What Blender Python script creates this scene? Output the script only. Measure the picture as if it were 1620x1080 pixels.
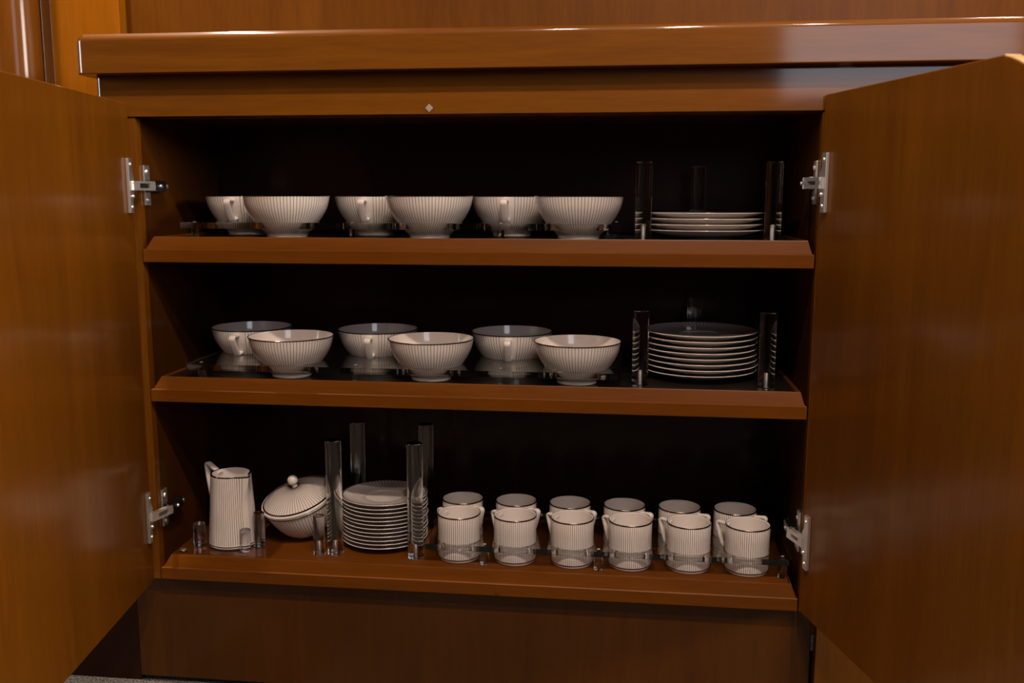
import bpy, bmesh, math, random
from mathutils import Vector, Matrix
random.seed(4)
PI = math.pi
scene = bpy.context.scene
C = scene.collection
for o in list(bpy.data.objects):
    bpy.data.objects.remove(o)

# ------------------------------------------------------------------ camera
CAM_POS = Vector((0.77288, -1.44821, 0.64095))
YAW, PITCH, ROLL = 0.119431, 0.150489, 0.001374
fwd = Vector((-math.sin(YAW)*math.cos(PITCH), math.cos(YAW)*math.cos(PITCH), -math.sin(PITCH)))
rgt = fwd.cross(Vector((0, 0, 1))).normalized()
upv = rgt.cross(fwd)
r2 = math.cos(ROLL)*rgt + math.sin(ROLL)*upv
u2 = -math.sin(ROLL)*rgt + math.cos(ROLL)*upv
cam_data = bpy.data.cameras.new('camera')
cam = bpy.data.objects.new('camera', cam_data); C.objects.link(cam)
cam.matrix_world = Matrix(((r2.x, u2.x, -fwd.x, CAM_POS.x), (r2.y, u2.y, -fwd.y, CAM_POS.y),
                           (r2.z, u2.z, -fwd.z, CAM_POS.z), (0, 0, 0, 1)))
cam_data.sensor_width = 36.0
cam_data.lens = 1497.35/1620*36
cam_data.clip_start = 0.02
cam_data.dof.use_dof = True
cam_data.dof.focus_distance = 1.56
cam_data.dof.aperture_fstop = 5.6
scene.camera = cam

# ------------------------------------------------------------------ world, lights, exposure
world = bpy.data.worlds.new('world'); scene.world = world
world.use_nodes = True
bg = world.node_tree.nodes['Background']
bg.inputs[0].default_value = (1.0, 0.74, 0.56, 1)
bg.inputs[1].default_value = 0.012
vs = scene.view_settings
vs.view_transform = 'Standard'; vs.look = 'None'; vs.gamma = 1.0; vs.use_curve_mapping = False
vs.exposure = 0.0

def area(name, loc, target, sx, sy, power, col, shape='RECTANGLE'):
    l = bpy.data.lights.new(name, 'AREA'); l.shape = shape; l.size = sx
    if shape in ('RECTANGLE', 'ELLIPSE'): l.size_y = sy
    l.energy = power; l.color = col
    o = bpy.data.objects.new(name, l); C.objects.link(o); o.location = loc
    o.rotation_euler = (Vector(target)-Vector(loc)).to_track_quat('-Z', 'Y').to_euler()
    return o
# ceiling downlights in front of the sideboard
def downlight(name, loc, power, cone, lean=0.15):
    l = bpy.data.lights.new(name, 'SPOT'); l.energy = power; l.color = (1.0, 0.78, 0.62)
    l.spot_size = math.radians(cone); l.spot_blend = 0.9; l.shadow_soft_size = 0.035
    o = bpy.data.objects.new(name, l); C.objects.link(o); o.location = loc
    o.rotation_euler = Vector((0, lean, -1)).to_track_quat('-Z', 'Y').to_euler()
for i, (x, y) in enumerate(((0.55, -1.30), (0.95, -1.30), (1.35, -1.30), (0.95, -1.75))):
    downlight('downlight_%d' % i, (x, y, 2.20), 47.0, 125, 0.45)
# daylight windows of the room: one behind the photographer, one at either side
area('window_light_rear', (1.92, -3.0, 1.50), (1.2, 0.0, 0.9), 0.95, 0.80, 9.0, (0.86, 0.90, 1.0))
area('window_light_right', (5.0, -1.35, 1.55), (0.3, -0.1, 0.6), 1.3, 0.9, 150.0, (1.0, 0.86, 0.74))
area('window_light_left', (-4.0, -1.35, 1.55), (0.4, -0.1, 0.6), 1.2, 0.9, 52.0, (1.0, 0.90, 0.82))
downlight('downlight_wall_left', (-0.34, -0.10, 2.20), 150.0, 80, 0.05)  # added lamp without a known fitting, brightens the upright panel and column
downlight('downlight_wall_right', (1.75, -0.10, 2.20), 40.0, 110, 0.05)  # added lamp without a known fitting, lifts the upper wall at right

# ------------------------------------------------------------------ materials
def newmat(name):
    m = bpy.data.materials.new(name); m.use_nodes = True
    nt = m.node_tree; p = nt.nodes['Principled BSDF']
    return m, nt, p
def N(nt, t, **kw):
    n = nt.nodes.new(t)
    for k, v in kw.items(): setattr(n, k, v)
    return n
def math_node(nt, op, a, b=None, c=None):
    n = nt.nodes.new('ShaderNodeMath'); n.operation = op
    for i, v in enumerate((a, b, c)):
        if v is None: continue
        if isinstance(v, (int, float)): n.inputs[i].default_value = v
        else: nt.links.new(v, n.inputs[i])
    return n.outputs[0]

def wood(name, dark, light, axis='Z', rough=0.45, coat=0.5, coat_rough=0.14, scale=1.0, figure=0.5):
    m, nt, p = newmat(name)
    tc = N(nt, 'ShaderNodeTexCoord')
    mp = N(nt, 'ShaderNodeMapping')
    s = {'X': (1.2, 16, 16), 'Y': (16, 1.2, 16), 'Z': (16, 16, 1.2)}[axis]
    mp.inputs['Scale'].default_value = [v*scale for v in s]
    nt.links.new(tc.outputs['Object'], mp.inputs['Vector'])
    n1 = N(nt, 'ShaderNodeTexNoise'); n1.inputs['Scale'].default_value = 2.2; n1.inputs['Detail'].default_value = 6; n1.inputs['Roughness'].default_value = 0.62; n1.inputs['Distortion'].default_value = 0.7
    n2 = N(nt, 'ShaderNodeTexNoise'); n2.inputs['Scale'].default_value = 16; n2.inputs['Detail'].default_value = 4
    n3 = N(nt, 'ShaderNodeTexNoise'); n3.inputs['Scale'].default_value = 0.45; n3.inputs['Detail'].default_value = 2
    for n in (n1, n2, n3): nt.links.new(mp.outputs[0], n.inputs['Vector'])
    a = math_node(nt, 'MULTIPLY_ADD', n2.outputs['Fac'], 0.28, math_node(nt, 'MULTIPLY_ADD', n3.outputs['Fac'], 0.35, math_node(nt, 'MULTIPLY', n1.outputs['Fac'], figure)))
    rp = N(nt, 'ShaderNodeValToRGB')
    rp.color_ramp.elements[0].position = 0.36; rp.color_ramp.elements[0].color = (*dark, 1)
    rp.color_ramp.elements[1].position = 0.78; rp.color_ramp.elements[1].color = (*light, 1)
    nt.links.new(a, rp.inputs[0]); nt.links.new(rp.outputs[0], p.inputs['Base Color'])
    p.inputs['Roughness'].default_value = rough
    p.inputs['Specular IOR Level'].default_value = 0.12
    p.inputs['Coat Weight'].default_value = coat
    p.inputs['Coat Roughness'].default_value = coat_rough
    return m
WD, WL = (0.105, 0.0305, 0.0008), (0.185, 0.0600, 0.0016)
wood_v = wood('lacquered_cherry_vertical', WD, WL, 'Z')
wood_h = wood('lacquered_cherry_horizontal', WD, WL, 'X', coat=0.8, coat_rough=0.08)
wood_light = wood('light_cherry_upright', (0.20, 0.062, 0.0012), (0.31, 0.102, 0.002), 'Z', coat=0.25, coat_rough=0.2)
edge_highlight = wood('pale_edge_band', (0.62, 0.40, 0.18), (0.78, 0.55, 0.28), 'Z', coat=0.8, coat_rough=0.08)  # highlight on the lacquered door edge, put into the base colour
wood_plinth = wood('cherry_plinth', (0.050, 0.0140, 0.0006), (0.088, 0.0270, 0.0010), 'Z', coat=0.4, coat_rough=0.2)
wood_shelf = wood('cherry_shelf', (0.100, 0.0268, 0.0008), (0.175, 0.0510, 0.0016), 'X', coat=0.12, coat_rough=0.3)
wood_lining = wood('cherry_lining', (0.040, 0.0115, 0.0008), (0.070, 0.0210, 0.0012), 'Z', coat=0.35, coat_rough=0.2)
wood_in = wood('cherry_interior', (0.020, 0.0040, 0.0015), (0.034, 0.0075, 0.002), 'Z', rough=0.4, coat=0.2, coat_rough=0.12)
wood_dk = wood('dark_cherry_wall', (0.085, 0.0255, 0.0012), (0.14, 0.045, 0.002), 'Z', coat=0.1, coat_rough=0.2)

def porcelain(name, stripes=0, blank=0.0, rmin=0.0, width=0.00040):
    m, nt, p = newmat(name)
    base = (0.80, 0.725, 0.675, 1)
    p.inputs['Base Color'].default_value = base
    p.inputs['Roughness'].default_value = 0.16
    p.inputs['IOR'].default_value = 1.52
    p.inputs['Coat Weight'].default_value = 0.6; p.inputs['Coat Roughness'].default_value = 0.03
    if stripes:
        tc = N(nt, 'ShaderNodeTexCoord'); sp = N(nt, 'ShaderNodeSeparateXYZ')
        nt.links.new(tc.outputs['Object'], sp.inputs[0])
        x, y = sp.outputs[0], sp.outputs[1]
        ang = math_node(nt, 'ARCTAN2', y, x)
        r = math_node(nt, 'SQRT', math_node(nt, 'ADD', math_node(nt, 'MULTIPLY', x, x), math_node(nt, 'MULTIPLY', y, y)))
        t = math_node(nt, 'MULTIPLY_ADD', ang, stripes/(2*PI), 100.5)
        f = math_node(nt, 'ABSOLUTE', math_node(nt, 'SUBTRACT', math_node(nt, 'FRACT', t), 0.5))
        d = math_node(nt, 'MULTIPLY', math_node(nt, 'MULTIPLY', f, r), 2*PI/stripes)
        mr = N(nt, 'ShaderNodeMapRange'); mr.interpolation_type = 'SMOOTHSTEP'
        nt.links.new(d, mr.inputs[0])
        mr.inputs[1].default_value = width*0.7; mr.inputs[2].default_value = width*1.3
        mr.inputs[3].default_value = 1.0; mr.inputs[4].default_value = 0.0
        fac = mr.outputs[0]
        if blank: fac = math_node(nt, 'MULTIPLY', fac, math_node(nt, 'GREATER_THAN', math_node(nt, 'ABSOLUTE', ang), blank))
        if rmin: fac = math_node(nt, 'MULTIPLY', fac, math_node(nt, 'GREATER_THAN', r, rmin))
        mx = N(nt, 'ShaderNodeMix', data_type='RGBA')
        nt.links.new(fac, mx.inputs[0]); mx.inputs[6].default_value = base; mx.inputs[7].default_value = (0.075, 0.045, 0.035, 1)
        nt.links.new(mx.outputs[2], p.inputs['Base Color'])
    return m
china = porcelain('white_porcelain')
china_cup = porcelain('striped_porcelain_bowl', 84, 0.20)
china_mug = porcelain('striped_porcelain_mug', 66, 0.0)
china_jug = porcelain('striped_porcelain_jug', 68, 0.17)
china_tureen = porcelain('striped_porcelain_tureen', 72, 0.0)
china_plate = porcelain('striped_porcelain_plate', 84, 0.0, 0.034)
china_saucer = porcelain('striped_porcelain_saucer', 72, 0.0, 0.033)
platinum, nt, p = newmat('platinum_rim')
p.inputs['Base Color'].default_value = (0.16, 0.125, 0.10, 1); p.inputs['Metallic'].default_value = 1; p.inputs['Roughness'].default_value = 0.16
steel, nt, p = newmat('nickel_steel')
p.inputs['Base Color'].default_value = (0.86, 0.84, 0.81, 1); p.inputs['Metallic'].default_value = 1; p.inputs['Roughness'].default_value = 0.4
nz = N(nt, 'ShaderNodeTexNoise'); nz.inputs['Scale'].default_value = 300
mr = N(nt, 'ShaderNodeMapRange'); mr.inputs[3].default_value = 0.36; mr.inputs[4].default_value = 0.5
nt.links.new(nz.outputs['Fac'], mr.inputs[0]); nt.links.new(mr.outputs[0], p.inputs['Roughness'])
dark_steel, nt, p = newmat('dark_steel')
p.inputs['Base Color'].default_value = (0.22, 0.21, 0.20, 1); p.inputs['Metallic'].default_value = 1; p.inputs['Roughness'].default_value = 0.3
dull_clip, nt, p = newmat('dull_clip')
p.inputs['Base Color'].default_value = (0.30, 0.24, 0.20, 1); p.inputs['Roughness'].default_value = 0.4
liner, nt, p = newmat('dark_shelf_liner')
p.inputs['Base Color'].default_value = (0.010, 0.006, 0.005, 1); p.inputs['Roughness'].default_value = 0.3
brass_pin, nt, p = newmat('pin_steel')
p.inputs['Base Color'].default_value = (0.75, 0.72, 0.68, 1); p.inputs['Metallic'].default_value = 1; p.inputs['Roughness'].default_value = 0.35
acrylic, nt, p = newmat('clear_acrylic_rod')
p.inputs['Base Color'].default_value = (0.97, 0.97, 0.96, 1); p.inputs['Transmission Weight'].default_value = 1
p.inputs['Roughness'].default_value = 0.0; p.inputs['IOR'].default_value = 1.49

def sheet(name, tint, f0, edge=False):
    """clear plastic sheet: see-through with a mirror reflection that grows at grazing angles"""
    m = bpy.data.materials.new(name); m.use_nodes = True; nt = m.node_tree
    nt.nodes.remove(nt.nodes['Principled BSDF']); out = nt.nodes['Material Output']
    lw = N(nt, 'ShaderNodeLayerWeight')
    f = math_node(nt, 'MULTIPLY_ADD', math_node(nt, 'POWER', lw.outputs['Facing'], 5.0), 1-f0, f0)
    tr = N(nt, 'ShaderNodeBsdfTransparent'); tr.inputs[0].default_value = (*tint, 1)
    gl = N(nt, 'ShaderNodeBsdfGlossy'); gl.inputs['Roughness'].default_value = 0.02
    mx = N(nt, 'ShaderNodeMixShader'); nt.links.new(f, mx.inputs[0])
    nt.links.new(tr.outputs[0], mx.inputs[1]); nt.links.new(gl.outputs[0], mx.inputs[2])
    res = mx.outputs[0]
    if edge:
        df = N(nt, 'ShaderNodeBsdfDiffuse'); df.inputs[0].default_value = (0.55, 0.5, 0.45, 1)
        m2 = N(nt, 'ShaderNodeMixShader'); m2.inputs[0].default_value = 0.22
        nt.links.new(res, m2.inputs[1]); nt.links.new(df.outputs[0], m2.inputs[2]); res = m2.outputs[0]
    nt.links.new(res, out.inputs[0])
    return m
acr_face = sheet('clear_acrylic_sheet', (0.96, 0.96, 0.95), 0.045)
acr_edge = sheet('polished_acrylic_edge', (0.80, 0.80, 0.78), 0.10, True)

carpet, nt, p = newmat('fleck_carpet')
nz = N(nt, 'ShaderNodeTexNoise'); nz.inputs['Scale'].default_value = 260; nz.inputs['Detail'].default_value = 3
rp = N(nt, 'ShaderNodeValToRGB'); rp.color_ramp.elements[0].position = .38; rp.color_ramp.elements[0].color = (0.03, 0.027, 0.024, 1)
rp.color_ramp.elements[1].position = .62; rp.color_ramp.elements[1].color = (0.20, 0.185, 0.165, 1)
tc = N(nt, 'ShaderNodeTexCoord'); nt.links.new(tc.outputs['Object'], nz.inputs['Vector'])
nt.links.new(nz.outputs['Fac'], rp.inputs[0]); nt.links.new(rp.outputs[0], p.inputs['Base Color']); p.inputs['Roughness'].default_value = 0.95
bp = N(nt, 'ShaderNodeBump'); bp.inputs['Strength'].default_value = 0.6; nt.links.new(nz.outputs['Fac'], bp.inputs['Height']); nt.links.new(bp.outputs[0], p.inputs['Normal'])

# ------------------------------------------------------------------ helpers
def tag(o, label, cat, group=None):
    o['label'] = label; o['category'] = cat
    if group: o['group'] = group
    return o
def thing(name, label, cat, loc=(0, 0, 0), rotz=0, group=None):
    o = bpy.data.objects.new(name, None); C.objects.link(o); o.empty_display_size = 0.02
    o.location = loc; o.rotation_euler = (0, 0, rotz)
    return tag(o, label, cat, group)
def smooth_mesh(me, angle=0.6):
    bm = bmesh.new(); bm.from_mesh(me)
    for f in bm.faces: f.smooth = True
    for e in bm.edges:
        e.smooth = not (len(e.link_faces) == 2 and e.calc_face_angle(0) > angle)
    bm.to_mesh(me); bm.free()
def link(name, me, mats, parent=None, smooth=None):
    if not isinstance(mats, (list, tuple)): mats = [mats]
    for m in mats: me.materials.append(m)
    if smooth: smooth_mesh(me, smooth)
    o = bpy.data.objects.new(name, me); C.objects.link(o)
    if parent is not None: o.parent = parent
    return o
def bm_box(bm, x0, x1, y0, y1, z0, z1, bev=0.0, seg=2, mat=None):
    r = bmesh.ops.create_cube(bm, size=1.0)
    vs_ = r['verts']
    for v in vs_:
        v.co = Vector((x0+(v.co.x+.5)*(x1-x0), y0+(v.co.y+.5)*(y1-y0), z0+(v.co.z+.5)*(z1-z0)))
    if mat is not None:
        for v in vs_: v.co = mat @ v.co
    if bev:
        es = list({e for v in vs_ for e in v.link_edges})
        bmesh.ops.bevel(bm, geom=es, offset=bev, segments=seg, profile=0.5, affect='EDGES')
def bm_obj(name, bm, mats, parent=None, smooth=0.6):
    bmesh.ops.recalc_face_normals(bm, faces=bm.faces)
    me = bpy.data.meshes.new(name); bm.to_mesh(me); bm.free()
    o = link(name, me, mats, parent, smooth)
    w = o.modifiers.new('weighted_normals', 'WEIGHTED_NORMAL'); w.keep_sharp = True; w.weight = 90
    return o
def box(name, x0, x1, y0, y1, z0, z1, mat, parent=None, bev=0.0015, seg=2, mtx=None):
    bm = bmesh.new(); bm_box(bm, x0, x1, y0, y1, z0, z1, bev, seg, mtx)
    return bm_obj(name, bm, mat, parent)
def lathe_mesh(name, prof, seg=64, slots=None):
    """prof: list of (r, z); slots: material slot for each profile segment"""
    vts, fcs, idx = [], [], []
    rows = []
    for r, z in prof:
        if r < 1e-6: rows.append([len(vts)]); vts.append((0, 0, z))
        else:
            rows.append(list(range(len(vts), len(vts)+seg)))
            for k in range(seg):
                a = 2*PI*k/seg; vts.append((r*math.cos(a), r*math.sin(a), z))
    for i in range(len(prof)-1):
        A, B = rows[i], rows[i+1]; s = slots[i] if slots else 0
        for k in range(seg):
            k2 = (k+1) % seg
            if len(A) == 1 and len(B) == 1: continue
            if len(A) == 1: fcs.append((A[0], B[k2], B[k]))
            elif len(B) == 1: fcs.append((A[k], A[k2], B[0]))
            else: fcs.append((A[k], A[k2], B[k2], B[k]))
            idx.append(s)
    me = bpy.data.meshes.new(name); me.from_pydata(vts, [], fcs)
    for p_, s in zip(me.polygons, idx): p_.material_index = s
    bm = bmesh.new(); bm.from_mesh(me); bmesh.ops.recalc_face_normals(bm, faces=bm.faces); bm.to_mesh(me); bm.free()
    return me
def lathe(name, prof, mats, parent=None, seg=64, slots=None, smooth=0.7):
    return link(name, lathe_mesh(name, prof, seg, slots), mats, parent, smooth)
def catmull(pts, n=5):
    out = []
    P = [pts[0]]+list(pts)+[pts[-1]]
    for i in range(1, len(P)-2):
        p0, p1, p2, p3 = P[i-1], P[i], P[i+1], P[i+2]
        for k in range(n):
            t = k/n
            out.append(tuple(0.5*((2*b)+(-a+c)*t+(2*a-5*b+4*c-d)*t*t+(-a+3*b-3*c+d)*t**3) for a, b, c, d in zip(p0, p1, p2, p3)))
    out.append(tuple(pts[-1])); return out
def ribbon(name, path, half_w, thick, mat, parent):
    """strap handle: path of (r, z) in the local XZ plane, rectangular rounded section, width along Y"""
    pts = [Vector((a, 0, b)) for a, b in path]
    bm = bmesh.new(); rings = []
    for i, q in enumerate(pts):
        t = (pts[min(i+1, len(pts)-1)]-pts[max(i-1, 0)]).normalized()
        n = Vector((t.z, 0, -t.x))
        ring = []
        hw, th = (half_w, thick) if not callable(half_w) else half_w(i/(len(pts)-1))
        for k in range(12):
            a = 2*PI*k/12
            ca, sa = math.cos(a), math.sin(a)
            cx = math.copysign(abs(ca)**0.6, ca); sx = math.copysign(abs(sa)**0.6, sa)
            ring.append(bm.verts.new(q+n*(th*0.5*cx)+Vector((0, hw*sx, 0))))
        rings.append(ring)
    for A, B in zip(rings, rings[1:]):
        for k in range(12): bm.faces.new((A[k], A[(k+1) % 12], B[(k+1) % 12], B[k]))
    bm.faces.new(rings[0]); bm.faces.new(rings[-1])
    return bm_obj(name, bm, mat, parent, 0.9)
def dup(root, loc, rotz, label, group=None):
    r = root.copy(); C.objects.link(r); r.location = loc; r.rotation_euler = (0, 0, rotz); r['label'] = label
    if group: r['group'] = group
    for ch in list(root.children):
        c = ch.copy(); C.objects.link(c); c.parent = r
        for g in ch.children:
            d = g.copy(); C.objects.link(d); d.parent = c
    return r
def plate_with_holes(name, x0, x1, y0, y1, z0, z1, holes, parent, mats=None):
    """flat sheet with round holes [(x, y, r)] cut through it"""
    cu = bpy.data.curves.new(name, 'CURVE'); cu.dimensions = '2D'; cu.fill_mode = 'BOTH'
    cu.extrude = (z1-z0)/2
    def loop(pts):
        s = cu.splines.new('POLY'); s.points.add(len(pts)-1); s.use_cyclic_u = True
        for q, (a, b) in zip(s.points, pts): q.co = (a, b, 0, 1)
    c = 0.004
    loop([(x0+c, y0), (x1-c, y0), (x1, y0+c), (x1, y1-c), (x1-c, y1), (x0+c, y1), (x0, y1-c), (x0, y0+c)])
    for hx, hy, hr in holes: loop([(hx+hr*math.cos(2*PI*k/56), hy+hr*math.sin(2*PI*k/56)) for k in range(56)])
    t = bpy.data.objects.new(name, cu); C.objects.link(t)
    dg = bpy.context.evaluated_depsgraph_get()
    me = bpy.data.meshes.new_from_object(t.evaluated_get(dg))
    bpy.data.objects.remove(t); bpy.data.curves.remove(cu)
    me.transform(Matrix.Translation((0, 0, (z0+z1)/2)))
    bm = bmesh.new(); bm.from_mesh(me); bmesh.ops.remove_doubles(bm, verts=bm.verts, dist=1e-5)
    bmesh.ops.recalc_face_normals(bm, faces=bm.faces)
    for f in bm.faces: f.material_index = 0 if abs(f.normal.z) > 0.5 else 1
    bm.to_mesh(me); bm.free()
    me.materials.clear()
    return link(name, me, mats or [acr_face, acr_edge], parent, 0.5)

# ------------------------------------------------------------------ setting
ZF = -0.200
def structure(o): o['kind'] = 'structure'; return o
fl = structure(box('floor', -2.6, 3.4, -3.3, 0.6, ZF-0.03, ZF, carpet, None, 0))
wb = structure(box('wall_back', -1.6, 2.6, 0.345, 0.40, ZF, 2.25, wood_dk, None, 0))
structure(box('ceiling', -2.6, 3.4, -3.3, 0.6, 2.25, 2.30, wood_dk, None, 0))

# ------------------------------------------------------------------ sideboard
SH = [0.5374, 0.3078, 0.0]             # lower edges of the three shelf boards
LIP, TOP, FID = 0.0212, 0.038, 0.0412     # edge band height, shelf surface, top of the raised lip
Z1, Z2, Z3 = (s+TOP for s in SH)
LT = 0.0007                            # liner on the two upper shelves
W = 1.05
sb = thing('sideboard', 'cherry wood sideboard with two doors swung open and three shelves of china', 'sideboard')
box('side_stile', -0.030, -0.003, 0.003, 0.0200, -0.001, 0.766, wood_v, sb, 0.001)
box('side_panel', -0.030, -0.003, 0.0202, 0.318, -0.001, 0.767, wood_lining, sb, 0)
box('side_stile', 1.053, 1.080, 0.003, 0.0200, -0.001, 0.766, wood_v, sb, 0.001)
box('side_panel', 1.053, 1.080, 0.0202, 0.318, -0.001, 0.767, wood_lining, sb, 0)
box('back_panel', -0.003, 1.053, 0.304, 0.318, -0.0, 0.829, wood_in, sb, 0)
# top rail with rounded left end
def rounded_board(name, x0, x1, y0, y1, z0, z1, rad, bev, mat, parent=None):
    bm = bmesh.new(); pts = []
    for k in range(9):
        a = PI+PI/2*k/8; pts.append((x0+rad+rad*math.cos(a), y0+rad+rad*math.sin(a)))
    pts += [(x1, y0), (x1, y1), (x0, y1)]
    lo = [bm.verts.new((a, b, z0)) for a, b in pts]; hi = [bm.verts.new((a, b, z1)) for a, b in pts]
    n = len(pts); top = []; 
    fh = bm.faces.new(hi); fl_ = bm.faces.new(lo[::-1])
    for i in range(n): bm.faces.new((lo[i], lo[(i+1) % n], hi[(i+1) % n], hi[i]))
    if bev:
        es = [e for e in fh.edges]
        bmesh.ops.bevel(bm, geom=es, offset=bev, segments=6, profile=0.5, affect='EDGES')
        es = [e for e in bm.edges if abs(e.verts[0].co.z-z0) < 1e-6 and abs(e.verts[1].co.z-z0) < 1e-6]
        bmesh.ops.bevel(bm, geom=es, offset=0.002, segments=2, profile=0.5, affect='EDGES')
    return bm_obj(name, bm, mat, parent, 0.7)
rounded_board('top_rail', -0.066, 1.90, 0.0, 0.06, 0.767, 0.8290, 0.012, 0.0, wood_h, sb)
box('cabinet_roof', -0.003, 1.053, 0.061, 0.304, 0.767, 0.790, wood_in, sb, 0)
box('plinth_panel', -0.060, 1.078, 0.022, 0.045, -0.190, -0.002, wood_plinth, sb, 0.002)
box('toe_board', -0.035, 1.9, 0.06, 0.075, -0.2, -0.10, wood_in, sb, 0)
box('base_board', -0.30, -0.0615, 0.025, 0.045, ZF, 0.02, wood_in, sb, 0)
box('front_panel', 1.082, 1.90, 0.004, 0.024, -0.19, 0.765, wood_v, sb, 0.001)
bp_ = box('bumper', -0.0045, 0.0045, -0.0016, 0.0, -0.0045, 0.0045, dull_clip, sb, 0.0005); bp_.rotation_euler = (0, PI/4, 0); bp_.location = (0.472, 0.0, 0.7755)
bp_ = box('bumper', -0.0035, 0.0035, -0.0012, 0.0, -0.0035, 0.0035, wood_dk, sb, 0.0005); bp_.rotation_euler = (0, PI/4, 0); bp_.location = (0.575, 0.0, 0.006)

def shelf(z):
    bm = bmesh.new()
    y1 = 0.303
    o = [(0, 0, 0), (W, 0, 0), (W, y1, 0), (0, y1, 0)]
    def ring(x0, x1, y0, zz): return [bm.verts.new(c) for c in ((x0, y0, z+zz), (x1, y0, z+zz), (x1, y1, z+zz), (x0, y1, z+zz))]
    rings = [ring(0.001, W-0.001, 0.001, 0), ring(0, W, 0, 0.001), ring(0, W, 0, LIP-0.0012), ring(0.0012, W-0.0012, 0.0012, LIP),
             ring(0.0032, W-0.0030, 0.0034, LIP), ring(0.0145, W-0.0085, 0.0085, FID-0.0010), ring(0.0150, W-0.009, 0.0090, FID), ring(0.0158, W-0.010, 0.0108, FID), ring(0.0166, W-0.0108, 0.0118, TOP)]
    for A, B in zip(rings, rings[1:]):
        for k in range(4): bm.faces.new((A[k], A[(k+1) % 4], B[(k+1) % 4], B[k]))
    bm.faces.new(rings[0][::-1]); bm.faces.new(rings[-1])
    return bm_obj('shelf', bm, wood_shelf, sb, 0.15)
for z in SH: shelf(z)
for z in (Z1, Z2): box('shelf_liner', 0.018, W-0.012, 0.0125, 0.3025, z-0.0004, z+0.0006, liner, sb, 0.0003, 1)

# countertop
ct = rounded_board('countertop', -0.082, 1.95, -0.030, 0.340, 0.8295, 0.8880, 0.020, 0.010, wood_h)
tag(ct, 'thick glossy cherry wood countertop with rounded corner above the open sideboard', 'countertop')

# doors: hinge position, direction of the open leaf, thickness on the outer side
def door(hx, hy, ang, side, z0, z1, width, rad):
    bm = bmesh.new(); th = 0.021
    # free upper corner is swept away in a long curve
    sweep = catmull([(0.528, 0.165), (0.524, 0.118), (0.508, 0.080), (0.482, 0.051), (0.450, 0.0285), (0.420, 0.0125), (0.402, 0.0045), (0.387, 0.0)], 3)
    pts = [(0, z0), (width-0.004, z0), (width, z0+0.004)]+[(a, z1-b) for a, b in sweep]+[(0, z1)]
    A = [bm.verts.new((a, 0, b)) for a, b in pts]; B = [bm.verts.new((a, side*th, b)) for a, b in pts]
    n = len(pts)
    fa = bm.faces.new(A); fb = bm.faces.new(B[::-1])
    for i in range(n): bm.faces.new((A[i], A[(i+1) % n], B[(i+1) % n], B[i]))
    bmesh.ops.recalc_face_normals(bm, faces=bm.faces)
    es = list(set(list(fa.edges)+list(fb.edges)))
    bmesh.ops.bevel(bm, geom=es, offset=0.0022, segments=3, profile=0.5, affect='EDGES')
    o = bm_obj('door', bm, wood_v, sb, 0.5)
    o.location = (hx, hy, 0); o.rotation_euler = (0, 0, ang)
    # added strip round swept corner and free edge, highlight painted as pale colour
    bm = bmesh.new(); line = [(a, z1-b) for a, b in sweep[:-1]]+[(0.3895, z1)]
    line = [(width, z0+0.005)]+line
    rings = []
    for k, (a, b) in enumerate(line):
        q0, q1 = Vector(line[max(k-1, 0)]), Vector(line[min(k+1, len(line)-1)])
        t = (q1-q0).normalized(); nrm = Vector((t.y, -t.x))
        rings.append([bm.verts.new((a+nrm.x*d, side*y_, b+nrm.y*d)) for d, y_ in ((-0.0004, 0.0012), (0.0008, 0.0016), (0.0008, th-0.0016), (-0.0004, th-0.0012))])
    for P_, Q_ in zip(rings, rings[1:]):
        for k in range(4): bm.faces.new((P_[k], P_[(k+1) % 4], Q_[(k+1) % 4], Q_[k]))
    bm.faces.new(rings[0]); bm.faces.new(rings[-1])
    bm_obj('edge_strip', bm, edge_highlight, o, 0.5)
    return o
DL = (-0.006, -0.012, math.radians(-81.8)); DR = (1.0525, -0.008, math.radians(-74.5))
d1 = door(*DL, -1, 0.003, 0.7865, 0.528, 0.135); d1['label'] = 'left door leaf swung open towards the viewer'
d2 = door(*DR, 1, 0.003, 0.788, 0.528, 0.135); d2['label'] = 'right door leaf swung open towards the viewer'

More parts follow.
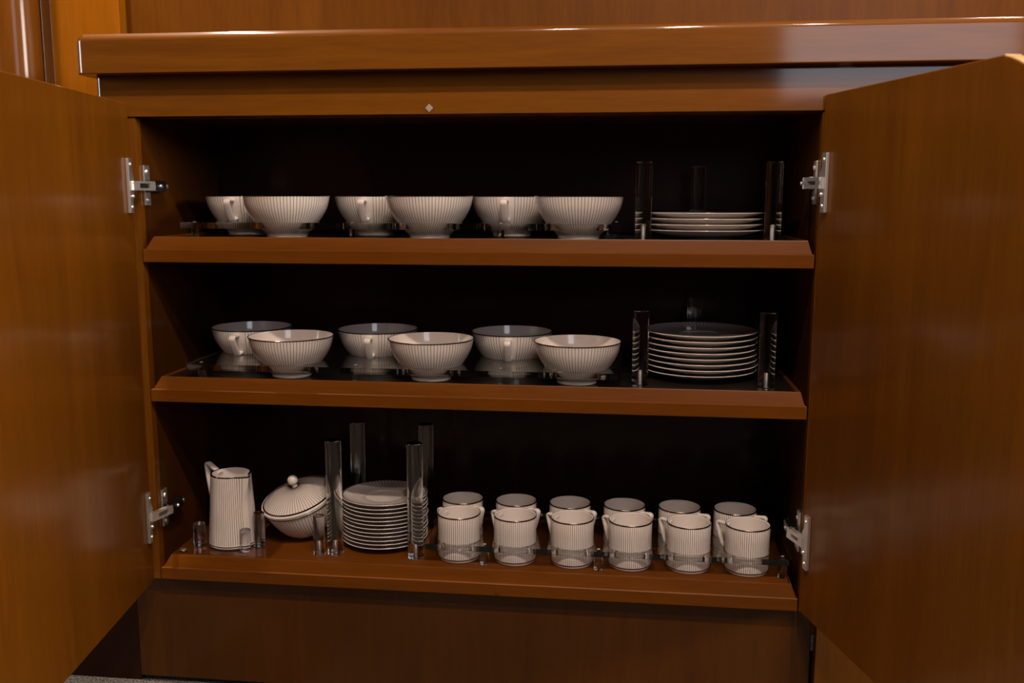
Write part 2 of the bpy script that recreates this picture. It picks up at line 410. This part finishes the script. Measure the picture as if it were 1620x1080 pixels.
# hinges
def hinge(dpos, side, zc, wall_x):
    """side +1: left door (fittings point to +X), -1: right door"""
    h = bpy.data.objects.new('hinge', None); C.objects.link(h); h.parent = sb; h.empty_display_size = .02
    hx, hy, ang = dpos
    M = Matrix.Translation((hx, hy, zc)) @ Matrix.Rotation(ang, 4, 'Z')
    s = side
    def dbox(name, a0, a1, b0, b1, c0, c1, mat, bev=0.0008):       # in the door's own frame: along the leaf, off its inner face, up
        bm = bmesh.new(); bm_box(bm, a0, a1, min(s*b0, s*b1), max(s*b0, s*b1), c0, c1, bev, 2, M); return bm_obj(name, bm, mat, h)
    # flange screwed on the door
    bm = bmesh.new(); L = 0.0425
    prof = [(0.011, -L), (0.024, -L), (0.024, L), (0.011, L), (0.011, 0.022), (0.005, 0.013), (0.005, -0.013), (0.011, -0.022)]
    lo = [bm.verts.new(M @ Vector((a, s*0.0003, c))) for a, c in prof]; hi = [bm.verts.new(M @ Vector((a, s*0.0055, c))) for a, c in prof]
    bm.faces.new(lo); bm.faces.new(hi[::-1])
    for i in range(8): bm.faces.new((lo[i], lo[(i+1) % 8], hi[(i+1) % 8], hi[i]))
    bmesh.ops.recalc_face_normals(bm, faces=bm.faces)
    bmesh.ops.bevel(bm, geom=list(bm.edges), offset=0.0008, segments=2, profile=0.5, affect='EDGES')
    bm_obj('door_flange', bm, steel, h)
    def screw(co, axis, r=0.0034, mtx=None):
        bm = bmesh.new()
        bmesh.ops.create_cone(bm, segments=16, radius1=r, radius2=r*0.75, depth=0.0022, cap_ends=True)
        q = Vector(axis).to_track_quat('Z', 'Y').to_matrix().to_4x4()
        bmesh.ops.transform(bm, matrix=Matrix.Translation(co) @ q, verts=bm.verts)
        bm2 = bm
        bm_box(bm2, -r*.6, r*.6, -r*.12, r*.12, 0.0006, 0.0014, 0, 1, Matrix.Translation(co) @ q)
        return bm_obj('screw', bm, steel, h)
    inward = (M.to_3x3() @ Vector((0, s, 0)))
    for c in (-0.033, 0.033): screw(M @ Vector((0.0165, s*0.006, c)), inward)
    screw(M @ Vector((0.0135, s*0.007, -0.0165)), inward)
    # arm from the flange to the carcass
    e0 = M @ Vector((0.016, s*0.006, 0)); 
    e1 = Vector((wall_x + s*0.017, 0.020, zc))
    d = (e1-e0); Ln = d.length; xa = d.normalized(); za = Vector((0, 0, 1)); ya = za.cross(xa).normalized()
    A = Matrix(((xa.x, ya.x, za.x, e0.x), (xa.y, ya.y, za.y, e0.y), (xa.z, ya.z, za.z, e0.z), (0, 0, 0, 1)))
    bm = bmesh.new()
    bm_box(bm, 0, Ln, -0.004, 0.004, 0.0035, 0.0075, 0.0008, 2, A)          # channel with a slot in its face
    bm_box(bm, 0, Ln, -0.004, 0.004, -0.0075, -0.0035, 0.0008, 2, A)
    bm_box(bm, 0, Ln*0.28, -0.004, 0.004, -0.0036, 0.0036, 0, 1, A)
    bm_box(bm, Ln*0.75, Ln, -0.004, 0.004, -0.0036, 0.0036, 0, 1, A)
    bm_obj('arm', bm, steel, h)
    bm = bmesh.new(); bm_box(bm, Ln*0.26, Ln*0.77, -0.002, 0.002, -0.0034, 0.0034, 0, 1, A)
    bm_obj('slot_insert', bm, dark_steel, h)
    # mounting plate on the side panel
    X = lambda a: wall_x + s*a
    def wbox(name, a0, a1, y0, y1, c0, c1, mat, bev=0.001): 
        return box(name, min(X(a0), X(a1)), max(X(a0), X(a1)), y0, y1, zc+c0, zc+c1, mat, h, bev)
    wbox('mounting_wing', 0.0003, 0.004, 0.016, 0.034, -0.031, 0.033, steel)
    wbox('mounting_body', 0.004, 0.0135, 0.016, 0.066, -0.0095, 0.0095, dark_steel, 0.0015)
    wbox('arm_cover', 0.0135, 0.019, 0.014, 0.060, -0.0080, 0.0080, dark_steel, 0.001)
    ax = (s, 0, 0)
    screw((X(0.0052), 0.025, zc+0.023), ax, 0.0045); screw((X(0.0052), 0.025, zc-0.022), ax, 0.0045)
    screw((X(0.0150), 0.068, zc), ax, 0.0042); screw((X(0.0202), 0.040, zc), ax, 0.0035)
    return h
hinge(DL, 1, 0.6590, -0.003); hinge(DL, 1, 0.1180, -0.003)
hinge(DR, -1, 0.6630, 1.053); hinge(DR, -1, 0.1225, 1.053)

# ------------------------------------------------------------------ wall furniture to the left
tp = thing('tall_panel', 'orange cherry wood upright panel standing behind the counter end', 'panel')
box('board', -0.3300, -0.190, 0.316, 0.3445, ZF, 2.245, wood_light, tp, 0.003)
box('edge_strip', -0.3520, -0.3305, 0.322, 0.3445, ZF, 2.245, wood_v, tp, 0.002)
tag(lathe('round_column', [(0, ZF), (0.044, ZF), (0.044, 2.245), (0, 2.245)], wood_v, None, 64), 'glossy round wooden column at the far left edge', 'column').location = (-0.362, 0.252, 0)

# ------------------------------------------------------------------ china: soup bowls
BOWL_OUT = catmull([(0.030, 0.0), (0.0325, 0.0012), (0.0335, 0.006), (0.0415, 0.0140), (0.0505, 0.0245), (0.0595, 0.0370), (0.0662, 0.0510), (0.0700, 0.0680)], 4)
BOWL_IN = catmull([(0.0678, 0.0680), (0.0640, 0.0510), (0.0572, 0.0380), (0.0470, 0.0255), (0.0330, 0.0140), (0.015, 0.0092), (0.0, 0.0085)], 4)
def make_bowl(label, group):
    t = thing('soup_bowl', label, 'bowl', group=group)
    prof = [(0.0, 0.004), (0.027, 0.004), (0.028, 0.0)] + BOWL_OUT + BOWL_IN
    slots = []
    for (r, z), (r_2, z_2) in zip(prof, prof[1:]):
        i = len(slots); slots.append(1 if 3 <= i < 2+len(BOWL_OUT) and z > 0.007 else 0)
    lathe('body', prof, [china, china_cup], t, 72, slots)
    lathe('rim_band', [(0.0690, 0.0681), (0.0698, 0.06835), (0.07035, 0.0679), (0.0702, 0.0668), (0.0695, 0.0667)], platinum, t, 72)
    path = [(0.066, 0.0605), (0.078, 0.0610), (0.0865, 0.0600), (0.0880, 0.0560), (0.0820, 0.0440), (0.0720, 0.0300), (0.0600, 0.0300)]
    path = [(0.066, 0.0600), (0.0800, 0.0608), (0.0850, 0.0600), (0.0868, 0.0575), (0.0855, 0.0535), (0.0770, 0.0400), (0.0695, 0.0300), (0.0655, 0.0275), (0.0540, 0.0300)]
    ribbon('handle', catmull(path, 4), 0.0058, 0.0052, china, t)
    return t
ORD = ['leftmost', 'middle', 'rightmost']
fx, bx = [0.2215, 0.4590, 0.6980], [0.1130, 0.3435, 0.5800]
proto = None
for shelf_name, z in (('top', Z1), ('middle', Z2)):
    for row, xs, y, rot in (('back', bx, 0.158, -PI/2), ('front', fx, 0.0565, PI/2)):
        for i, x in enumerate(xs):
            lab = '%s striped white bowl in the %s row on the %s shelf%s' % (ORD[i], row, shelf_name, ', handle facing forward' if row == 'back' else ', rim overlapping those behind')
            g = 'striped bowls on the %s shelf' % shelf_name
            loc = (x, y, z+LT)
            if proto is None:
                proto = make_bowl(lab, g); proto.location = loc; proto.rotation_euler = (0, 0, rot)
            else: dup(proto, loc, rot+random.uniform(-.05, .05), lab, g)

# clear trays the bowls stand in
def make_tray(label, x0, x1, y0, y1, zs, zb, zt, holes, posts, group, mats=None):
    t = thing('acrylic_tray', label, 'tray', (0, 0, zs), group=group)
    plate_with_holes('sheet', x0, x1, y0, y1, zb, zt, holes, t, mats)
    for px, py, pr in posts:
        o = lathe('support', [(0, 0.0002), (pr-0.0006, 0.0002), (pr, 0.0008), (pr, zb-0.0006), (pr-0.0006, zb-0.0001), (0, zb-0.0001)], [acrylic], t, 32); o.location = (px, py, 0)
        s = lathe('screw', [(0, zt+0.0008), (0.0022, zt+0.0008), (0.0030, zt+0.0001), (0, zt+0.0001)], [steel], o, 20)
    return t
hl = [(x, 0.0565, 0.0530) for x in fx]+[(x, 0.158, 0.0530) for x in bx]
sup = [(0.080, 0.020, 0.006), (0.340, 0.026, 0.006), (0.578, 0.026, 0.006), (0.756, 0.150, 0.006), (0.050+0.025, 0.205, 0.006), (0.462, 0.200, 0.006), (0.745, 0.205, 0.006)]
make_tray('clear acrylic tray holding six bowls on the top shelf', 0.061, 0.7695, -0.0005, 0.2250, Z1+LT, 0.0160, 0.0258, hl, sup, 'clear acrylic serving trays', [acrylic, acrylic])
make_tray('clear acrylic tray holding six bowls on the middle shelf', 0.061, 0.7695, -0.0005, 0.2250, Z2+LT, 0.0160, 0.0258, hl, sup, 'clear acrylic serving trays', [acrylic, acrylic])

# ------------------------------------------------------------------ mugs and their tray
def make_mug(label, group):
    t = thing('mug', label, 'mug', group=group)
    R_, H = 0.0357, 0.0785
    out = [(0.030, 0.0), (0.0335, 0.0006), (0.0347, 0.0024), (R_-0.0004, 0.0048), (R_, 0.008), (R_, 0.030), (R_, 0.055), (R_, H-0.001)]
    inn = [(R_-0.0008, H), (R_-0.0024, H-0.0008), (R_-0.0030, 0.05), (R_-0.0036, 0.014), (R_-0.007, 0.0075), (0.018, 0.006), (0, 0.006)]
    prof = [(0, 0.0025), (0.0285, 0.0025)]+out+inn
    slots = [1 if 5 <= i <= 8 else 0 for i in range(len(prof)-1)]
    lathe('body', prof, [china, china_mug], t, 72, slots)
    lathe('rim_band', [(R_-0.0009, H), (R_-0.0003, H+0.0001), (R_+0.0003, H-0.0006), (R_+0.00035, H-0.0018), (R_-0.0003, H-0.0019)], platinum, t, 72)
    lathe('base_band', [(R_-0.0012, 0.0046), (R_+0.0001, 0.0050), (R_+0.0003, 0.0056), (R_+0.0001, 0.0063), (R_-0.0010, 0.0065)], platinum, t, 72)
    path = [(0.032, 0.0695), (0.045, 0.0710), (0.0510, 0.0715), (0.0540, 0.0695), (0.0538, 0.0655), (0.0510, 0.0560), (0.0455, 0.0400), (0.0405, 0.0275), (0.033, 0.0225)]
    ribbon('handle', catmull(path, 4), 0.0042, 0.0055, china, t)
    return t
mx = [0.5015, 0.5968, 0.6928, 0.7885, 0.8838, 0.9785]
bkx = [0.4945, 0.5897, 0.6843, 0.7786, 0.8728, 0.9665]
NTH = ['first', 'second', 'third', 'fourth', 'fifth', 'last']
pm = None
for row, xs, y in (('front', mx, 0.0672), ('back', bkx, 0.1440)):
    for i, x in enumerate(xs):
        lab = '%s striped white mug from the saucer stack in the %s row of the mug tray' % (NTH[i], row)
        if row == 'front': a = math.radians(139 + i*1.6)
        else: a = math.radians(-42 + i*3.2)
        yy = y + random.uniform(-.0008, .0008)
        if pm is None:
            pm = make_mug(lab, 'striped mugs on the bottom shelf'); pm.location = (x, yy, Z3+.0003); pm.rotation_euler = (0, 0, a)
        else: dup(pm, (x, yy, Z3+.0003), a, lab, 'striped mugs on the bottom shelf')
mid = [(a+b)/2 for a, b in zip(mx, mx[1:])]
make_tray('clear acrylic tray with holes holding twelve mugs on the bottom shelf', 0.4475, 1.044, 0.0275, 0.2030, Z3, 0.0255, 0.0350,
          [(x, 0.0672, 0.0372) for x in mx]+[(x, 0.1440, 0.0372) for x in bkx],
          [(mid[0], 0.0395, 0.0078), (mid[2]-0.003, 0.0395, 0.0078), (1.032, 0.044, 0.0078), (0.4565+0.004, 0.185, 0.006), (mid[2]-.01, 0.190, 0.006), (1.032, 0.185, 0.0078)], 'clear acrylic serving trays', [acrylic, acrylic])

# ------------------------------------------------------------------ plates in stacks
def plate_mesh(name, R_, h, foot, well, mat):
    under = catmull([(foot, 0.0), (foot+0.003, 0.0014), (foot+(R_-foot)*0.45, h*0.36), (foot+(R_-foot)*0.8, h*0.70), (R_-0.0012, h-0.0016)], 3)
    topc = [(R_, h-0.0006), (R_-0.0006, h), (R_-0.0022, h-0.0001)]
    ins = catmull([(R_-0.006, h-0.0011), (foot+(R_-foot)*0.72, h*0.80), (foot+(R_-foot)*0.40, h*0.60), (well+0.001, h*0.50), (well, h*0.40), (well-0.006, h*0.36), (0, h*0.36)], 3)
    prof = [(0, 0.0022), (foot-0.0042, 0.0022), (foot-0.003, 0.0)]+under+topc+ins
    k0 = 3+len(under)+len(topc)
    slots = [1 if i >= k0-1 else 0 for i in range(len(prof)-1)]
    return lathe_mesh(name, prof, 72, slots)
me_pl = plate_mesh('side_plate', 0.0945, 0.0145, 0.050, 0.036, None)
for m in (china, china_plate): me_pl.materials.append(m)
smooth_mesh(me_pl, 0.7)
me_sa = plate_mesh('saucer', 0.0755, 0.0125, 0.040, 0.034, None)
for m in (china, china_saucer): me_sa.materials.append(m)
smooth_mesh(me_sa, 0.7)
def band_mesh(R_, h):
    me = lathe_mesh('rim_band', [(R_-0.0034, h-0.0005), (R_-0.0030, h+0.0001), (R_-0.0020, h+0.0003), (R_-0.0014, h+0.0002), (R_-0.0012, h-0.0003)], 72)
    me.materials.append(platinum); smooth_mesh(me, 0.7); return me
me_sb = band_mesh(0.0755, 0.0125); me_pb = band_mesh(0.0945, 0.0145)
COUNT = ['first', 'second', 'third', 'fourth', 'fifth', 'sixth', 'seventh', 'eighth', 'ninth', 'tenth', 'eleventh', 'twelfth']
def stack(name, mesh, band, cx, cy, z, n, pitch, where, cat, group):
    for i in range(n):
        t = thing(name, '', cat, (cx+random.uniform(-.0012, .0012), cy+random.uniform(-.001, .001), z+0.0003+i*pitch), random.uniform(0, 6.28), group)
        if i == 0: lab = 'bottom white %s of the %s' % (cat, where)
        elif i == n-1: lab = 'top striped white %s of the %s' % (cat, where)
        else: lab = '%s white %s from the bottom in the %s' % (COUNT[i], cat, where)
        t['label'] = lab
        o = bpy.data.objects.new('dish', mesh); C.objects.link(o); o.parent = t
        b = bpy.data.objects.new('rim_band', band); C.objects.link(b); b.parent = t
PX, PY = 0.8985, 0.1450
stack('side_plate', me_pl, me_pb, PX, PY, Z1+LT-.0003, 4, 0.0092, 'stack of four on the top shelf', 'plate', 'plates stacked on the top shelf')
stack('side_plate', me_pl, me_pb, PX, PY, Z2+LT-.0003, 8, 0.0092, 'stack of eight on the middle shelf', 'plate', 'plates stacked on the middle shelf')
stack('saucer', me_sa, me_sb, 0.3575, 0.1270, Z3, 12, 0.0069, 'tall stack on the bottom shelf', 'saucer', 'saucers stacked on the bottom shelf')

# clear posts fencing the stacks
def make_post(x, y, z, h, r, label, group):
    t = thing('acrylic_post', label, 'post', (x, y, z+0.0003), 0, group)
    lathe('rod', [(0, 0), (r-0.0008, 0), (r, 0.0008), (r, h-0.0010), (r-0.0010, h), (0, h)], acrylic, t, 48)
    lathe('pin', [(0, 0.0012), (0.0026, 0.0012), (0.0026, 0.0235), (0.0018, 0.0250), (0, 0.0252)], brass_pin, t, 20)
    return t
for nm, z, k in (('top', Z1+LT-.0003, 'four'), ('middle', Z2+LT-.0003, 'eight')):
    g = 'clear posts around the plates on the %s shelf' % nm
    make_post(0.7985, 0.0480, z, 0.1195, 0.0128, 'clear acrylic post left of the %s plates on the %s shelf' % (k, nm), g)
    make_post(0.9950, 0.0480, z, 0.1195, 0.0128, 'clear acrylic post right of the %s plates on the %s shelf' % (k, nm), g)
    make_post(0.8960, 0.2560, z, 0.1195, 0.0128, 'clear acrylic post behind the %s plates on the %s shelf' % (k, nm), g)
g = 'tall clear posts around the saucers'
make_post(0.2885, 0.0560, Z3, 0.1995, 0.0134, 'tall clear acrylic post at front between lidded bowl and saucer stack', g)
make_post(0.4290, 0.0540, Z3, 0.1995, 0.0134, 'tall clear acrylic post at front between saucer stack and mugs', g)
make_post(0.2885, 0.2020, Z3, 0.1960, 0.0134, 'tall clear acrylic post behind the saucers on their left', g)
make_post(0.4170, 0.2020, Z3, 0.1960, 0.0134, 'tall clear acrylic post behind the saucers on their right', g)
make_post(0.2620, 0.0490, Z3, 0.0690, 0.0098, 'short clear acrylic post in front of the tilted lidded bowl', 'short clear posts on the bottom shelf')

# ------------------------------------------------------------------ jug and its stand
st = thing('jug_stand', 'clear acrylic base plate with short posts around the striped jug', 'stand', (0, 0, Z3))
plate_with_holes('base_plate', 0.0175, 0.1850, 0.0165, 0.135, 0.0004, 0.0042, [], st)
for px, py, pr, ph in ((0.0440, 0.0575, 0.0103, 0.0385), (0.1355, 0.0375, 0.0088, 0.0385), (0.1500, 0.0640, 0.0096, 0.0600), (0.060, 0.114, 0.0098, 0.0385)):
    o = lathe('post', [(0, 0.0043), (pr-0.0008, 0.0043), (pr, 0.0051), (pr, ph+0.0033), (pr-0.0009, ph+0.0042), (0, ph+0.0042)], acrylic, st, 40); o.location = (px, py, 0)
o = lathe('screw_cap', [(0, 0.0062), (0.0042, 0.0062), (0.0056, 0.0052), (0.0058, 0.0043), (0, 0.0043)], steel, st, 28); o.location = (0.0265, 0.0300, 0)

jug = thing('milk_jug', 'tall tapering striped white jug with angular handle on the bottom shelf', 'jug', (0.0985, 0.0740, Z3+0.0046), math.radians(-31))
SEG = 96
def jug_ring(r, z, pull):
    out = []
    for k in range(SEG):
        a = 2*PI*k/SEG; d = (a+PI) % (2*PI)-PI
        w = max(0.0, 1-abs(d)/0.42)
        out.append(((r+pull*w)*math.cos(a), (r+pull*w)*math.sin(a), z+0.10*pull*w))
    return out
H = 0.1265
rows = []; slot = []
def jr(t): return 0.0420-0.0080*t-0.0014*math.sin(PI*t)*0
outer = [(0.036, 0.0, 0), (0.0405, 0.0008, 0), (0.0420, 0.0030, 0)]+[(jr(t), H*t, 0.0165*max(0, (t-0.62)/0.38)) for t in (0.03, 0.06, 0.3, 0.5, 0.62, 0.7, 0.78, 0.86, 0.94, 0.985)]
outer += [(jr(1)-0.0004, H, 0.0168), (jr(1)-0.0022, H-0.0004, 0.0166)]
inner = [(jr(t)-0.0030, H*t, 0.0160*max(0, (t-0.62)/0.38)) for t in (0.94, 0.8, 0.62, 0.3, 0.08)]+[(0.020, 0.006, 0)]
vts = []; fcs = []; sl = []
allr = outer+inner
for r, z, pull in allr: vts += jug_ring(r, z, pull)
for i in range(len(allr)-1):
    for k in range(SEG):
        k2 = (k+1) % SEG
        fcs.append((i*SEG+k, i*SEG+k2, (i+1)*SEG+k2, (i+1)*SEG+k)); sl.append(1 if 4 <= i <= 12 else 0)
c0 = len(vts); vts.append((0, 0, 0.0015)); c1 = len(vts); vts.append((0, 0, 0.006))
L_ = (len(allr)-1)*SEG
for k in range(SEG):
    fcs.append((c0, (k+1) % SEG, k)); sl.append(0); fcs.append((L_+k, L_+(k+1) % SEG, c1)); sl.append(0)
me = bpy.data.meshes.new('body'); me.from_pydata(vts, [], fcs)
for q, s in zip(me.polygons, sl): q.material_index = s
bm = bmesh.new(); bm.from_mesh(me); bmesh.ops.recalc_face_normals(bm, faces=bm.faces); bm.to_mesh(me); bm.free()
link('body', me, [china, china_jug], jug, 0.8)
def band_on_jug(name, zs):
    v2, f2 = [], []
    for r, z, pull in zs: v2 += jug_ring(r, z, pull)
    for i in range(len(zs)-1):
        for k in range(SEG): f2.append((i*SEG+k, i*SEG+(k+1) % SEG, (i+1)*SEG+(k+1) % SEG, (i+1)*SEG+k))
    me = bpy.data.meshes.new(name); me.from_pydata(v2, [], f2)
    link(name, me, platinum, jug, 0.8)
band_on_jug('rim_band', [(jr(1)+0.0001, H-0.0020, 0.0166), (jr(1)+0.0003, H-0.0008, 0.0170), (jr(1)-0.0004, H+0.0004, 0.0170), (jr(1)-0.0024, H, 0.0168)])
band_on_jug('base_band', [(0.0412, 0.0038, 0), (0.0421, 0.0043, 0), (0.0421, 0.0058, 0), (0.0412, 0.0062, 0)])
hd = ribbon('handle', catmull([(0.030, 0.1190), (0.045, 0.1245), (0.0600, 0.1300), (0.0665, 0.1310), (0.0690, 0.1280), (0.0680, 0.1210), (0.0640, 0.1000), (0.0580, 0.0780), (0.0510, 0.0620), (0.036, 0.0560)], 4), 0.0050, 0.0068, china, jug)
hd.rotation_euler = (0, 0, PI)

# ------------------------------------------------------------------ lidded bowl, tilted
tu = thing('lidded_bowl', 'striped white lidded bowl with round knob lying tilted between jug and saucers', 'bowl', (0.2030, 0.1200, Z3+0.0748))
TR = 0.0665
bo = catmull([(0.0, -0.0730), (0.016, -0.0718), (0.033, -0.0640), (0.047, -0.0500), (0.0585, -0.0270), (TR-0.002, -0.0045)], 4)+[(TR, -0.0012), (TR-0.0006, 0.0), (TR-0.003, 0.0)]
bi = catmull([(TR-0.005, -0.002), (0.055, -0.026), (0.044, -0.0470), (0.030, -0.0610), (0.0, -0.0690)], 4)
prof = bo+bi
lathe('bowl', prof, [china, china_tureen], tu, 72, [1 if 2 <= i < len(bo)-4 else 0 for i in range(len(prof)-1)])
lathe('rim_band', [(TR-0.0018, -0.0046), (TR-0.0006, -0.0042), (TR-0.0001, -0.0030), (TR-0.0006, -0.0026)], platinum, tu, 72)
lo_ = [(TR-0.003, 0.0005), (TR+0.0005, 0.0008), (TR+0.0012, 0.0022), (TR+0.0004, 0.0036), (TR-0.003, 0.0044)]
li = catmull([(TR-0.006, 0.0060), (0.048, 0.0135), (0.030, 0.0205), (0.012, 0.0245), (0.0, 0.0252)], 4)
prof = [(0, 0.0215), (0.03, 0.0165), (0.050, 0.0085), (TR-0.006, 0.0012)]+lo_+li
ld = lathe('lid', prof, [china, china_tureen], tu, 72, [1 if i >= 3+len(lo_) and i < len(prof)-3 else 0 for i in range(len(prof)-1)])
lathe('lid_band', [(TR-0.0022, 0.0045), (TR-0.0034, 0.0052), (TR-0.0048, 0.0060)], platinum, ld, 72)
lathe('knob', [(0.0, 0.0245), (0.0052, 0.0245), (0.0046, 0.0275), (0.0050, 0.0290)]+[(0.0092*math.sin(a), 0.0372-0.0092*math.cos(a)) for a in [0.6+i*(PI-0.6)/12 for i in range(12)]]+[(0, 0.0464)], china, ld, 32)
tilt = Matrix.Rotation(math.radians(16), 4, 'X') @ Matrix.Rotation(math.radians(-11), 4, 'Y')
tu.rotation_euler = tilt.to_euler()
